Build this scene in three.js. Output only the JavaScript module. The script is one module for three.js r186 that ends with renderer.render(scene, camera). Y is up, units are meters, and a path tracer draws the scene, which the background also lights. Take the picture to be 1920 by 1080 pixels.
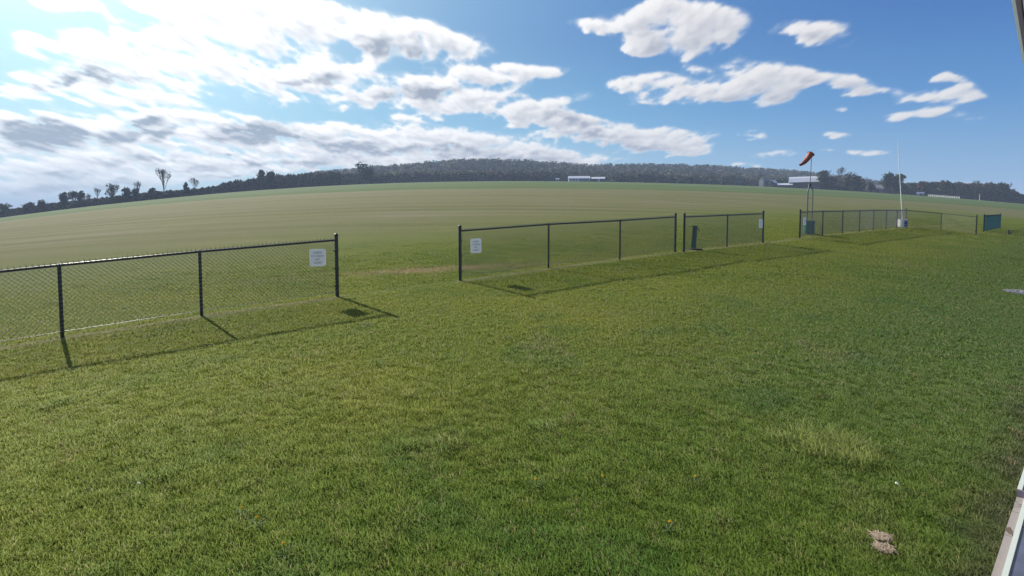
import * as THREE from 'three';
import { mergeGeometries } from 'three/addons/utils/BufferGeometryUtils.js';

// ---------------------------------------------------------------- camera
const scene = new THREE.Scene();
const PITCH = 3 * Math.PI / 180, EYE = 2.18;
const camera = new THREE.PerspectiveCamera(58.7155, 16 / 9, 0.1, 12000);
camera.position.set(0, EYE, 0);
camera.rotation.x = -PITCH;
camera.setViewOffset(1920, 1080, 0, 84, 1920, 1080);      // a lens shifted downwards

// ---------------------------------------------------------------- noise
function rng(seed) { let s = seed >>> 0; return () => { s = (s + 0x6d2b79f5) | 0; let t = Math.imul(s ^ (s >>> 15), 1 | s); t = (t + Math.imul(t ^ (t >>> 7), 61 | t)) ^ t; return ((t ^ (t >>> 14)) >>> 0) / 4294967296; }; }
const PERM = new Uint8Array(512), GX = new Float32Array(256), GY = new Float32Array(256);
{ const r = rng(77), a = [...Array(256).keys()]; for (let i = 255; i > 0; i--) { const j = Math.floor(r() * (i + 1)); [a[i], a[j]] = [a[j], a[i]]; } for (let i = 0; i < 512; i++) PERM[i] = a[i & 255]; for (let i = 0; i < 256; i++) { const t = r() * 6.28318; GX[i] = Math.cos(t); GY[i] = Math.sin(t); } }
function noise(x, y) {                                       // gradient noise, about -0.7 .. 0.7
  const xi = Math.floor(x), yi = Math.floor(y), u = x - xi, v = y - yi, X = xi & 255, Y = yi & 255;
  const a = PERM[PERM[X] + Y], b = PERM[PERM[X + 1] + Y], c = PERM[PERM[X] + Y + 1], d = PERM[PERM[X + 1] + Y + 1];
  const s = u * u * u * (u * (u * 6 - 15) + 10), t = v * v * v * (v * (v * 6 - 15) + 10);
  const p = GX[a] * u + GY[a] * v, q = GX[b] * (u - 1) + GY[b] * v, m = GX[c] * u + GY[c] * (v - 1), n = GX[d] * (u - 1) + GY[d] * (v - 1);
  return p + s * (q - p) + t * (m + s * (n - m) - p - s * (q - p));
}
function fbm(x, y, o) { let a = 1, s = 0, w = 0; for (let i = 0; i < o; i++) { s += a * noise(x, y); w += a; a *= 0.5; const t = x * 1.6 - y * 1.2 + 7.3; y = x * 1.2 + y * 1.6 + 3.1; x = t; } return s / w; }
const clamp = (x, a = 0, b = 1) => Math.min(b, Math.max(a, x)), mix = (a, b, t) => a + (b - a) * t;
const sstep = (a, b, x) => { const t = clamp((x - a) / (b - a)); return t * t * (3 - 2 * t); };
const mix3 = (a, b, t) => [mix(a[0], b[0], t), mix(a[1], b[1], t), mix(a[2], b[2], t)];

// ---------------------------------------------------------------- sky: clear air and broken cumulus
const SUN_AZ = -43.4 * Math.PI / 180, SUN_EL = 30 * Math.PI / 180;      // azimuth from straight ahead, right positive
const SUN = new THREE.Vector3(Math.sin(SUN_AZ) * Math.cos(SUN_EL), Math.sin(SUN_EL), -Math.cos(SUN_AZ) * Math.cos(SUN_EL));
const EXPOSURE = 1.75;
// cloud masses: bearing and height as tangents x1000 of a level view straight ahead, half sizes, tilt, amount
const MASSES = [
  [-830, 260, 140, 28, 0, 1.0], [-620, 310, 130, 60, 4, 1.05], [-610, 215, 110, 30, 2, 1.0], [-860, 196, 140, 30, 6, 1.05], [-700, 165, 130, 22, 4, .95], [-470, 270, 90, 40, -8, 1.0], [-440, 335, 120, 26, -8, 1.0], [-860, 340, 110, 18, 0, .8],
  [-300, 292, 150, 36, -6, 1.15], [-180, 265, 140, 34, -7, 1.05], [-400, 195, 110, 36, 5, 1.15], [-200, 172, 130, 30, 8, 1.2], [-10, 206, 115, 14, 4, 1.0], [-80, 150, 115, 19, 13, 1.05],
  [-275, 222, 42, 18, 16, .8], [50, 146, 82, 15, 8, 1.0], [75, 120, 115, 18, -5, 1.15], [165, 95, 140, 22, -8, 1.1], [300, 70, 105, 18, -5, 1.0],
  [-340, 80, 140, 26, -3, 1.15], [-110, 76, 180, 27, -5, 1.15], [-520, 92, 150, 32, -5, 1.3], [-720, 98, 130, 34, 12, 1.25], [-920, 92, 110, 44, 0, 1.4], [-10, 44, 170, 15, 0, .95], [-260, 48, 170, 14, 0, .95],
  [-760, 38, 240, 19, 4, 1.25], [-470, 34, 180, 12, 0, .9], [-900, -4, 130, 24, 8, 1.2], [-700, 5, 140, 16, 5, 1.1], [-540, 14, 120, 9, 3, .85], [-180, 32, 150, 9, 0, .8], [120, 42, 120, 9, -2, .7],
  [310, 300, 112, 50, -10, 1.2], [190, 296, 85, 14, 0, .9], [270, 258, 44, 18, -10, .9], [400, 300, 60, 40, -10, .6], [585, 287, 74, 24, -3, 1.05],
  [485, 192, 82, 33, 5, 1.15], [380, 170, 125, 18, 6, 1.05], [285, 188, 76, 18, 0, .95], [630, 188, 105, 15, -9, 1.0], [360, 214, 26, 12, 0, .75], [225, 190, 36, 15, 14, .8], 
  [840, 197, 32, 12, 0, .95], [836, 163, 64, 12, 0, .98], [880, 175, 32, 12, -18, .75], [745, 127, 34, 11, 5, .95], [830, 134, 46, 12, 0, .9], [628, 135, 15, 6, 0, .7], [630, 91, 24, 7, 0, .75], [470, 91, 24, 6, 0, .7],
  [690, 56, 46, 6, 0, .75], [520, 53, 40, 8, 0, .72], [455, 32, 24, 6, 0, .72], [900, -10, 42, 8, 0, .8], [800, -2, 90, 5, 0, .65], [330, 90, 66, 15, -2, .9], [600, 60, 25, 4, 0, .6], [900, 120, 30, 5, 0, .5],
];
const BASES = [   // the thick middles and bases of the bigger masses
  [-190, 172, 80, 13, 3, .8], [-925, 95, 60, 24, 6, 1.25], [-860, 84, 42, 18, -8, 1.1], [-735, 97, 62, 15, 22, 1.2], [-660, 98, 38, 11, 18, .8], [-500, 96, 75, 17, 4, 1.05], [-440, 80, 70, 10, -4, .7], [-855, 200, 60, 15, 16, .7], [-770, 203, 75, 12, 0, .6], [-390, 192, 60, 9, 4, .6],
  [-220, 252, 110, 16, -6, .55], [120, 118, 70, 8, -4, .65], [150, 92, 60, 7, -3, .6], [230, 65, 80, 8, -3, .7], [-90, 58, 95, 9, -3, .7], [-270, 60, 90, 9, 0, .7], [20, 45, 80, 7, 0, .6], [-320, 68, 70, 8, 0, .6], [-900, 62, 60, 9, 0, .8], [-700, 44, 85, 6, 3, .5], [-560, 52, 60, 5, 0, .7], [-880, 14, 55, 9, 6, .7], [-640, 24, 80, 5, 3, .45], [-450, 36, 90, 6, 0, .7], [-780, -8, 60, 7, 4, .7], [-920, -22, 60, 7, 8, .7], [-520, 14, 70, 4, 2, .6], [-340, 44, 60, 5, 0, .6], [320, 262, 90, 22, -6, .4], [470, 160, 110, 12, 3, .4], [600, 275, 50, 8, 0, .35], [630, 178, 90, 9, -8, .35],
];
const prep = (L) => L.map(([x, y, rx, ry, t, a]) => [x, y + 68, 1 / rx, 1 / ry, Math.cos(t * Math.PI / 180), Math.sin(t * Math.PI / 180), a]);
const MS = prep(MASSES), BS = prep(BASES);
function masses(L, x, y) {
  let s = 0;
  for (let i = 0; i < L.length; i++) { const b = L[i], dx = x - b[0], dy = y - b[1], u = (dx * b[4] + dy * b[5]) * b[2], v = (dy * b[4] - dx * b[5]) * b[3], r = u * u + v * v; if (r < 4) { const w = b[6] * Math.exp(-0.75 * r * (0.6 + 0.4 * r)); s = s + w - s * w * 0.62; } }
  return s;
}
// amount of cloud in a direction: (a, e) azimuth and elevation in radians
function cloud(a, e, oct) {
  const e2 = e - .06, el = .5 * (e2 + Math.sqrt(e2 * e2 + .003)), q = 1 / (Math.sin(el) + 0.22), px = a * q * 8.6 + 11.3, pz = q * 6.2;
  const wx = noise(px * 0.6 + 5, pz * 0.6), wz = noise(px * 0.6 - 9, pz * 0.6 + 4), n = fbm(px + wx * 0.3, pz + wz * 0.3, oct), bil = 1 - 2.6 * Math.abs(fbm(px * 1.9 + 31 + wx * .4, pz * 1.9 + wz * .4, Math.max(2, oct - 1)));
  const near = sstep(1.25, 0.86, Math.abs(a)) * sstep(0.62, 0.43, e);
  let f = 0;
  if (near > 0) { const k = 1 / Math.cos(a), warp = 26 * clamp(el * 5 + .25, .25, 1); f = near * masses(MS, 1000 * Math.tan(a) + warp * (wx + n) * 1.3, 1000 * Math.tan(e) * k + warp * (wz * .6 + n * .5)); }
  if (near < 1) f += (1 - near) * clamp(0.5 + 1.5 * fbm(px * 0.2 + 40, pz * 0.2 + 9, 3) + 0.25 * Math.cos(a - SUN_AZ), 0, 1.1);
  const body = Math.min(f, 1.05) * .98 + n * (0.75 + 0.85 * sstep(0, .5, f)) + bil * 0.26 * sstep(.1, .5, f) - 0.68;
  return body;
}
function skyColor(a, e, oct) {
  const ce = Math.cos(e), x = Math.sin(a) * ce, y = Math.sin(e), z = -Math.cos(a) * ce, cs = clamp(x * SUN.x + y * SUN.y + z * SUN.z, -1, 1), g = Math.acos(cs) * 57.3, up = Math.max(e * 57.3 - 3.2, 0);
  // clear air
  let c = mix3([.31, .55, .75], [.105, .37, .70], sstep(-1, 8, up));
  c = mix3(c, [.034, .19, .53], sstep(4, 17, up)); c = mix3(c, [.03, .11, .36], sstep(18, 60, up));
  const away = sstep(38, 88, g); c = [c[0] * mix(1.12, .5, away), c[1] * mix(1.07, .68, away), c[2] * mix(1.0, .85, away)];
  const glow = 2.3 * Math.exp(-g / 14.5) + .30 * Math.exp(-g / 24), low = Math.exp(-up / 5);
  c = [c[0] + glow * .72, c[1] + glow * .88, c[2] + glow * .68]; c = mix3(c, [.60, .74, .84], low * .35 * sstep(100, 40, g));
  // cloud
  const d = cloud(a, e, oct), ne = Math.exp(-g / 24);
  const wisp = sstep(-.30, .25, d) * .34 * sstep(.9, .1, e);
  c = mix3(c, [.80 + ne * .9, .86 + ne * .9, .9 + ne * .8], wisp);
  if (d > -.02) {
    let sh = 0, aa = a, ee = e; const da = SUN_AZ - a, de = SUN_EL - e, l = Math.hypot(da, de) + 1e-4, st = 0.004 + 0.022 * clamp((e - .05) * 2, 0, .5), ux = da / l * .7, uy = Math.abs(de / l) * .4 + .6;
    let first = 0;
    for (let i = 1; i <= 5; i++) { aa += ux * st; ee += uy * st * .8; const s = cloud(aa, ee, oct > 4 ? 3 : 2); if (i === 1) first = s; sh += Math.max(0, s) / i; }
    const k = 1 / Math.cos(Math.min(Math.abs(a), 1.2)), core = Math.abs(a) < 1.1 ? masses(BS, 1000 * Math.tan(a) + 60 * fbm(a * 16, e * 30, 4), 1000 * Math.tan(e) * k + 34 * fbm(a * 18 + 7, e * 34, 4)) : 0;
    const relief = clamp((d - first) * 1.3, -.35, .35), lit = clamp(Math.exp(-.42 * sh) * .85 + .15 * Math.exp(-2 * d) + relief * .5, 0, 1.1);
    const dark = clamp(core * sstep(.0, .4, d) * (1 - relief) * 1.1 + (1 - Math.min(lit, 1)) * .3 * clamp(d * 1.6));
    const w = .77 + 1.9 * ne;
    const bright = [w * 1.0, w * .985, w * .98], shade = mix3([.385, .40, .50], [.26, .40, .50], ne * 1.3);
    let cc = mix3(mix3(shade, bright, .40 + .60 * lit), shade, dark);
    const air = 1 - Math.exp(-Math.max(0, 9 - up) * .055); cc = mix3(cc, [.66 + ne, .77 + ne, .86 + ne], air * .28);
    c = mix3(c, cc, sstep(-.04, .38, d) * .97 * (up < 1.5 ? mix(.6, 1, sstep(-1, 1.5, up)) : 1));
  }
  return c;
}
{
  const W = 4096, H = 2048, data = new Float32Array(W * H * 4), G = 8, cw = W / G, chh = H / 2 / G;
  const az = (col) => { let a = ((col + .5) / W - .5) * 2 * Math.PI + Math.PI / 2; if (a > Math.PI) a -= 2 * Math.PI; return a; };   // the texture's middle column is +x
  const coarse = new Float32Array((cw + 1) * (chh + 2) * 3);
  for (let r = 0; r <= chh + 1; r++) for (let cidx = 0; cidx <= cw; cidx++) coarse.set(skyColor(az((cidx % cw) * G), Math.min(r * G / H * Math.PI, Math.PI / 2), 4), (r * (cw + 1) + cidx) * 3);
  for (let row = H / 2; row < H; row++) {
    const e = ((row + .5) / H - .5) * Math.PI;
    for (let col = 0; col < W; col++) {
      const a = az(col), o = (row * W + col) * 4; let c;
      if (Math.abs(a) < .86 && e < .47) c = skyColor(a, e, 6);
      else { const fr = (row - H / 2) / G, fc = col / G, r0 = Math.floor(fr), c0 = Math.floor(fc), tr = fr - r0, tc = fc - c0; c = [0, 1, 2].map((k) => { const at = (r, q) => coarse[(r * (cw + 1) + q) * 3 + k]; return mix(mix(at(r0, c0), at(r0, c0 + 1), tc), mix(at(r0 + 1, c0), at(r0 + 1, c0 + 1), tc), tr); }); }
      for (let k = 0; k < 3; k++) data[o + k] = c[k] / EXPOSURE; data[o + 3] = 1;
    }
  }
  for (let row = 0; row < H / 2; row++) for (let col = 0; col < W; col++) data.set([.10, .12, .08, 1], (row * W + col) * 4);
  const t = new THREE.DataTexture(data, W, H, THREE.RGBAFormat, THREE.FloatType);
  t.mapping = THREE.EquirectangularReflectionMapping; t.magFilter = THREE.LinearFilter; t.minFilter = THREE.LinearFilter; t.needsUpdate = true;
  scene.background = t; scene.environment = t;
}
const sun = new THREE.DirectionalLight(new THREE.Color(1, .93, .82), 4.6);
sun.position.copy(SUN).multiplyScalar(120); sun.castShadow = true; sun.shadow.mapSize.set(4096, 4096);
Object.assign(sun.shadow.camera, { left: -70, right: 70, top: 70, bottom: -70, near: 1, far: 300 });
scene.add(sun, sun.target);
scene.fog = new THREE.FogExp2(new THREE.Color().setRGB(.58, .74, 1), .00040);

// ---------------------------------------------------------------- helpers: objects
const used = new Map();
function numbered(n) { const k = used.get(n) ?? 0; used.set(n, k + 1); return k ? n + '_' + String(k).padStart(3, '0') : n; }
function describe(o, label, category, group) { o.userData.label = label; if (category) o.userData.category = category; if (group) o.userData.group = group; return o; }
function thing(name, label, category, p = [0, 0, 0], turn = 0, group) { const o = new THREE.Group(); o.name = numbered(name); o.position.set(...p); o.rotation.y = turn; describe(o, label, category, group); scene.add(o); return o; }
function part(name, geo, mat, parent) { const m = new THREE.Mesh(Array.isArray(geo) ? join(geo) : geo, mat); m.name = name; m.castShadow = m.receiveShadow = true; parent.add(m); return m; }
function struct(name, geo, mat, label) { const m = part(name, geo, mat, scene); m.userData.kind = 'structure'; if (label) m.userData.label = label; return m; }
function stuff(name, o, label, category) { o.name = numbered(name); o.userData.kind = 'stuff'; describe(o, label, category); o.castShadow = o.receiveShadow = true; scene.add(o); return o; }
function join(list) { const l = list.map((g) => { const h = g.index ? g.toNonIndexed() : g; for (const k of Object.keys(h.attributes)) if (!['position', 'normal', 'uv', 'color'].includes(k)) h.deleteAttribute(k); return h; }); return l.length === 1 ? l[0] : mergeGeometries(l); }
const V = (x, y, z) => new THREE.Vector3(x, y, z);
const std = (r, g, b, rough = .8, more = {}) => new THREE.MeshPhysicalMaterial({ color: new THREE.Color().setRGB(r, g, b), roughness: rough, ...more });
function bar(a, b, r0, r1 = r0, seg = 8, open = false) {        // a round bar from a to b
  const d = b.clone().sub(a), g = new THREE.CylinderGeometry(r1, r0, d.length(), seg, 1, open);
  g.applyQuaternion(new THREE.Quaternion().setFromUnitVectors(V(0, 1, 0), d.clone().normalize())); const m = a.clone().add(b).multiplyScalar(.5); g.translate(m.x, m.y, m.z); return g;
}
function box(w, h, d, x = 0, y = 0, z = 0) { const g = new THREE.BoxGeometry(w, h, d); g.translate(x, y, z); return g; }

// ---------------------------------------------------------------- the lie of the land (X to the right, D ahead)
const smax = (a, b, k) => .5 * (a + b + Math.sqrt((a - b) ** 2 + k * k));
function field(x, d) {
  const w = Math.exp(-((Math.max(d, 0) / 80) ** 2)), s = 1 / (1 + Math.exp(-x / 6)), c = .073 * (1 - s) + (.045 + .028 * w) * s;
  const q = (d - 3) / 1.2, n = .09 * (q < 30 ? Math.log1p(Math.exp(q)) : q), up = n - smax(n - 36, 0, 3) + smax(-36, 0, 3);   // the airfield climbs gently away
  return up - c * x * x / smax(d + 15, .75 * Math.abs(x), 4);
}
const table = (T) => (x) => { if (x <= T[0][0]) return T[0][1]; for (let i = 1; i < T.length; i++) if (x < T[i][0]) return mix(T[i - 1][1], T[i][1], (x - T[i - 1][0]) / (T[i][0] - T[i - 1][0])); return T[T.length - 1][1]; };
// crest of the wooded hill, elevation of the tree tops over X, 800 m ahead
const crest = table([[-420, -8], [-330, 7], [-300, 11], [-250, 15], [-217, 19], [-167, 22], [-133, 26], [-92, 29], [-50, 30.2], [-8, 30], [33, 28], [67, 25.5], [83, 23.5], [117, 21.5], [200, 22.5], [283, 21.5], [325, 19.5], [367, 17], [408, 15], [450, 12], [492, 7], [550, 0], [650, -14]]);
const HILL_TREE = 12;
function height(x, d) {
  let h = field(x, d);
  if (d > 470 && d < 2200) { const k = sstep(500, 810, d) * sstep(2200, 1000, d), e = crest(x * 800 / Math.max(d, 560)) + 59.6 - HILL_TREE - field(x, d); h += Math.max(0, e) * k * sstep(-430, -330, x) * sstep(660, 560, x); }
  return h + .05 * noise(x * .11, d * .11) * sstep(4, 14, d) + .012 * noise(x * .7 + 3, d * .7);
}
const fenceLine = table([[-40, -12.4], [-20, .1], [-7.28, 8.2], [-3.61, 10.51], [-1.22, 12.0], [5.44, 17.04], [10.14, 20.68], [13.1, 23.3], [27.3, 35.5], [60, 62]]);
const WALL = { dx: .757, dd: .653 };                                 // the way the building and the fences run
// ground colour (linear, real-world base colour)
function groundColor(x, d) {
  const s = d - fenceLine(x), n1 = fbm(x * .35, d * .35, 3), n2 = fbm(x * .09 + 20, d * .09, 3), n3 = fbm(x * 1.7 + 9, d * 1.7, 2);
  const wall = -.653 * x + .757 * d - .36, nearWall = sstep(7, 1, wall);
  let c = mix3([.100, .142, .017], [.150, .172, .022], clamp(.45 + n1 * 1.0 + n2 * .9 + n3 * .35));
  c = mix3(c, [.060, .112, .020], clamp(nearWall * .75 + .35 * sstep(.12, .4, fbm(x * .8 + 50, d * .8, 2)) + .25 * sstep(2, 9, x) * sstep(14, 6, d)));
  c = mix3(c, [.135, .150, .06], .5 * sstep(.18, .42, fbm(x * .6 - 31, d * .6 + 12, 3)));                                    // paler, seeding grass
  c = mix3(c, [.046, .090, .012], .5 * sstep(.26, .46, fbm(x * 1.9 + 17, d * 1.9 + 5, 2)));                                       // darker, lusher clumps
  // beyond the fences: mown, drier airfield, cut in long strips; an uncut green strip beyond
  const far = sstep(-1, 26, s + 8 * n2), lane = noise(x * .012 + d * .02, d * .42 + x * .03) + .75 * noise(x * .02 + 7, d * 1.0 + x * .06) * sstep(130, 80, d), wide = noise(x * .004, d * .06 + x * .004);
  let t = mix3([.134, .140, .060], [.202, .190, .104], clamp(.5 + lane * 1.0 + wide * .4 + .5 * fbm(x * .45, d * 1.3, 3) * sstep(70, 20, d) + .3 * Math.sin((d + x * .06 + 1.2 * noise(x * .03, d * .05)) * 1.55) * sstep(14, 34, d)));
  t = mix3(t, [.135, .150, .052], clamp(.35 + n2 * 1.2) * sstep(90, 25, s));
  t = mix3(t, [.205, .185, .10], .45 * sstep(.25, .5, noise(x * .05 + 4, d * .55)));
  if (s > -3) c = mix3(c, t, far);
  const edge = 116 + 7 * Math.sin(x * .006 + .4) + 2 * noise(x * .05, 3), g = sstep(edge - 2, edge + 2, d);
  c = mix3(c, mix3([.085, .135, .045], [.115, .155, .060], clamp(.5 + noise(x * .006, d * .035) * 1.1)), g);
  c = mix3(c, [.05, .085, .03], .7 * sstep(2.2, 0, Math.abs(d - edge)) * sstep(-40, 60, x));
  // weed-killed strip under the fences
  if (d < 45 && d > 0) { const under = sstep(.3, .06, Math.abs(s + .1 + .16 * n3)) * sstep(-.9, .2, n1 + .35) * (x > -3.5 && x < -1.3 ? .25 : .85); c = mix3(c, [.21, .19, .12], under * .6); }
  // worn soil in the gap between the first two fences
  const dirt = Math.exp(-(((x + 1.9 + (d - 13.6) * -.3) / 2.1) ** 2) - (((d - 13.5 - .25 * x - .5) / .42) ** 2)); c = mix3(c, [.25, .19, .115], clamp(dirt * (1.0 + 1.6 * n3)) * .75);
  // bare, darker earth along the building
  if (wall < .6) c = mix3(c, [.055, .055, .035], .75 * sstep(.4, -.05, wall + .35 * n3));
  return c;
}

// ---------------------------------------------------------------- ground
function tuftTexture(size, metres, seed) {
  const cv = document.createElement('canvas'); cv.width = cv.height = size; const g = cv.getContext('2d'), r = rng(seed);
  g.fillStyle = 'rgb(178,178,176)'; g.fillRect(0, 0, size, size);
  for (let i = 0; i < 26000; i++) {
    const x = r() * size, y = r() * size, l = size / metres * (.015 + .03 * r()), a = r() * 6.283, v = 105 + 150 * Math.pow(r(), .8); g.strokeStyle = `rgba(${v},${v * (.97 + .05 * r())},${v * (.86 + .12 * r())},.75)`; g.lineWidth = .8 + 1.6 * r();
    for (const ox of [-size, 0, size]) for (const oy of [-size, 0, size]) { if (x + ox < -60 || x + ox > size + 60 || y + oy < -60 || y + oy > size + 60) continue; g.beginPath(); g.moveTo(x + ox, y + oy); g.lineTo(x + ox + Math.cos(a) * l, y + oy + Math.sin(a) * l); g.stroke(); }
  }
  const t = new THREE.CanvasTexture(cv); t.colorSpace = THREE.SRGBColorSpace; t.wrapS = t.wrapT = THREE.RepeatWrapping; t.magFilter = THREE.LinearFilter; return t;
}
{
  const NA = 760, rings = [0, .4, .8, 1.2, 1.6, 2]; while (rings[rings.length - 1] < 4200) { const r = rings[rings.length - 1]; rings.push(r + Math.max(.09, Math.min(r * .0135, r > 480 ? 1e9 : r > 60 ? Math.max(1.4, r * .012) : 1e9))); }
  const az = []; for (let i = 0; i < NA; i++) { const t = i / (NA - 1) * 2 - 1; az.push(t * 58 * Math.PI / 180); } for (let i = 1; i < 60; i++) az.push(mix(58, 302, i / 60) * Math.PI / 180);
  const n = az.length, pos = [], col = [], uv = [], idx = [];
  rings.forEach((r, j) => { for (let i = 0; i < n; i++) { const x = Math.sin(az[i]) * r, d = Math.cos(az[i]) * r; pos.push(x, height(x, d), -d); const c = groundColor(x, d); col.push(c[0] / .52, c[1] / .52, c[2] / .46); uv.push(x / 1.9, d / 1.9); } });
  for (let j = 0; j + 1 < rings.length; j++) for (let i = 0; i < n; i++) { const a = j * n + i, b = j * n + (i + 1) % n, c = a + n, e = b + n; if (j) idx.push(a, b, e); idx.push(a, e, c); }
  const g = new THREE.BufferGeometry(); g.setAttribute('position', new THREE.Float32BufferAttribute(pos, 3)); g.setAttribute('color', new THREE.Float32BufferAttribute(col, 3)); g.setAttribute('uv', new THREE.Float32BufferAttribute(uv, 2)); g.setIndex(idx); g.computeVertexNormals();
  const tx = tuftTexture(1024, 1.9, 5);
  struct('ground', g, new THREE.MeshPhysicalMaterial({ vertexColors: true, map: tx, bumpMap: tx, bumpScale: .02, roughness: 1, specularIntensity: .1 }), 'mown grass lawn sloping away to a wide dry airfield and green field edge');
}

// ---------------------------------------------------------------- grass blades
function tuftGeometry(seed, blades, spread, tall, wide) {
  const r = rng(seed), pos = [], col = [], nor = [];
  for (let i = 0; i < blades; i++) {
    const a = r() * 6.283, q = Math.sqrt(r()) * spread, bx = Math.cos(a) * q, bz = Math.sin(a) * q, h = tall * (.6 + .6 * r()), w = wide * (.7 + .6 * r()), f = r() * 6.283, lean = h * (.5 + 1.2 * r()), lx = Math.cos(f) * lean, lz = Math.sin(f) * lean, sx = -Math.sin(f) * w / 2, sz = Math.cos(f) * w / 2, y0 = -.012;
    const p = [[bx - sx, y0, bz - sz], [bx + sx, y0, bz + sz], [bx + lx * .38 - sx * .85, h * .62, bz + lz * .38 - sz * .85], [bx + lx * .38 + sx * .85, h * .62, bz + lz * .38 + sz * .85], [bx + lx, h, bz + lz]], t = .86 + .28 * r(), y = .92 + .2 * r();
    for (const k of [0, 1, 3, 0, 3, 2, 2, 3, 4]) { pos.push(...p[k]); col.push(t * y, t, t * .9); nor.push(lx / h * .22, 1, lz / h * .22); }
  }
  const g = new THREE.BufferGeometry(); g.setAttribute('position', new THREE.Float32BufferAttribute(pos, 3)); g.setAttribute('color', new THREE.Float32BufferAttribute(col, 3)); g.setAttribute('normal', new THREE.Float32BufferAttribute(nor, 3)); return g;
}
const bladeMat = new THREE.MeshPhysicalMaterial({ vertexColors: true, roughness: .85, transmission: .52, thickness: 0, side: THREE.DoubleSide, specularIntensity: .12 });
function sow(name, label, geo, d0, d1, perM2, seed, size, keep, f0 = 0, f1 = 0, gain = 1) {      // thinning out over f0 metres at the near end and f1 at the far end
  const r = rng(seed), area = 1.12 * (d1 * d1 - d0 * d0), n = Math.round(area * perM2), im = [], m = new THREE.Matrix4(), q = new THREE.Quaternion(), up = V(0, 1, 0), cols = [];
  for (let i = 0; i < n; i++) {
    const d = Math.sqrt(mix(d0 * d0, d1 * d1, r())), x = (r() * 2 - 1) * 1.12 * d, k = r(), turn = r() * 6.283, tone = gain * (1.28 + .26 * r()), warm = r();
    const w = -.653 * x + .757 * d; if (w < .365) continue;                   // the building's kerb
    const s = keep(x, d); if (k > s[0] * (f0 ? sstep(d0, d0 + f0, d) : 1) * (f1 ? sstep(d1, d1 - f1, d) : 1)) continue;
    const z = size * s[1] * (.8 + .45 * r()); q.setFromAxisAngle(up, turn); m.compose(V(x, height(x, d), -d), q, V(z * (.9 + .2 * r()), z * (.8 + .4 * r()), z));
    im.push(...m.elements); const c = r() < .03 ? [.17, .16, .085] : groundColor(x, d); cols.push(c[0] * tone * (.92 + .22 * warm), c[1] * tone, c[2] * tone);
  }
  const o = new THREE.InstancedMesh(geo, bladeMat, im.length / 16); o.instanceMatrix.array.set(im); o.instanceColor = new THREE.InstancedBufferAttribute(new Float32Array(cols), 3);
  return stuff(name, o, label, 'grass');
}
const BARE = [[2.44, 3.28, .058, .034], [2.38, 3.17, .055, .032]];
const clump = (x, d) => Math.exp(-(((x - 2.85) / .55) ** 2) - (((d - 4.5) / .4) ** 2));
const lawn = (x, d) => {
  const s = d - fenceLine(x); let p = s > 0 ? mix(1, 0, sstep(-1, 11, s)) : 1, z = s > 0 ? mix(1, .8, sstep(0, 12, s)) : 1;
  if (Math.abs(s + .12) < .28) p *= .35;
  const w = -.653 * x + .757 * d; if (w < .6) p *= .5;
  for (const b of BARE) if (((x - b[0]) / b[2]) ** 2 + ((d - b[1]) / b[3]) ** 2 < 1) p = .05;
  z *= 1 + .5 * sstep(.26, .46, fbm(x * 1.9 + 17, d * 1.9 + 5, 2)) + .35 * fbm(x * 1.3 + 4, d * 1.3, 2) + .3 * clump(x, d);
  return [p * sstep(60, 40, d), z];
};

// ---------------------------------------------------------------- trees: limbs and leaf clumps
function limbs(r, h, spread, levels, thick, droop = 0, split = 3) {      // returns bars and the tips of the twigs
  const bars = [], tips = [];
  const grow = (p, dir, len, rad, lv) => {
    const mid = p.clone().addScaledVector(dir, len * .5).add(V((r() - .5) * len * .1, 0, (r() - .5) * len * .1)), end = mid.clone().addScaledVector(dir.clone().add(V(0, .12 - droop, 0)).normalize(), len * .55);
    bars.push(bar(p, mid, rad, rad * .85, lv > 2 ? 3 : 5, true), bar(mid, end, rad * .85, rad * .62, lv > 2 ? 3 : 5, true));
    if (lv >= 2) tips.push(mid, end); if (lv >= levels) return;
    const n = lv === 0 ? split + 1 : split - (r() < .45 ? 1 : 0), o = r() * 6.283;
    for (let i = 0; i < n; i++) { const a = o + i / n * 6.283 + (r() - .5) * .8, t = spread * (.6 + .7 * r()), side = V(Math.cos(a), 0, Math.sin(a)), d = dir.clone().multiplyScalar(Math.cos(t)).addScaledVector(side, Math.sin(t)).add(V(0, .1 - droop * .4, 0)).normalize(); grow(lv ? mid.clone().lerp(end, .3 + .7 * r()) : mid.clone().lerp(end, i ? .35 + .65 * r() : 1), d, len * (.62 + .2 * r()), rad * .56, lv + 1); }
    if (lv >= 0) grow(end, dir.clone().add(V((r() - .5) * .3, .1, (r() - .5) * .3)).normalize(), len * .7, rad * .6, lv + 1);
  };
  grow(V(0, 0, 0), V((r() - .5) * .08, 1, (r() - .5) * .08).normalize(), h * .27, thick, 0);
  return { bars, tips };
}
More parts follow.
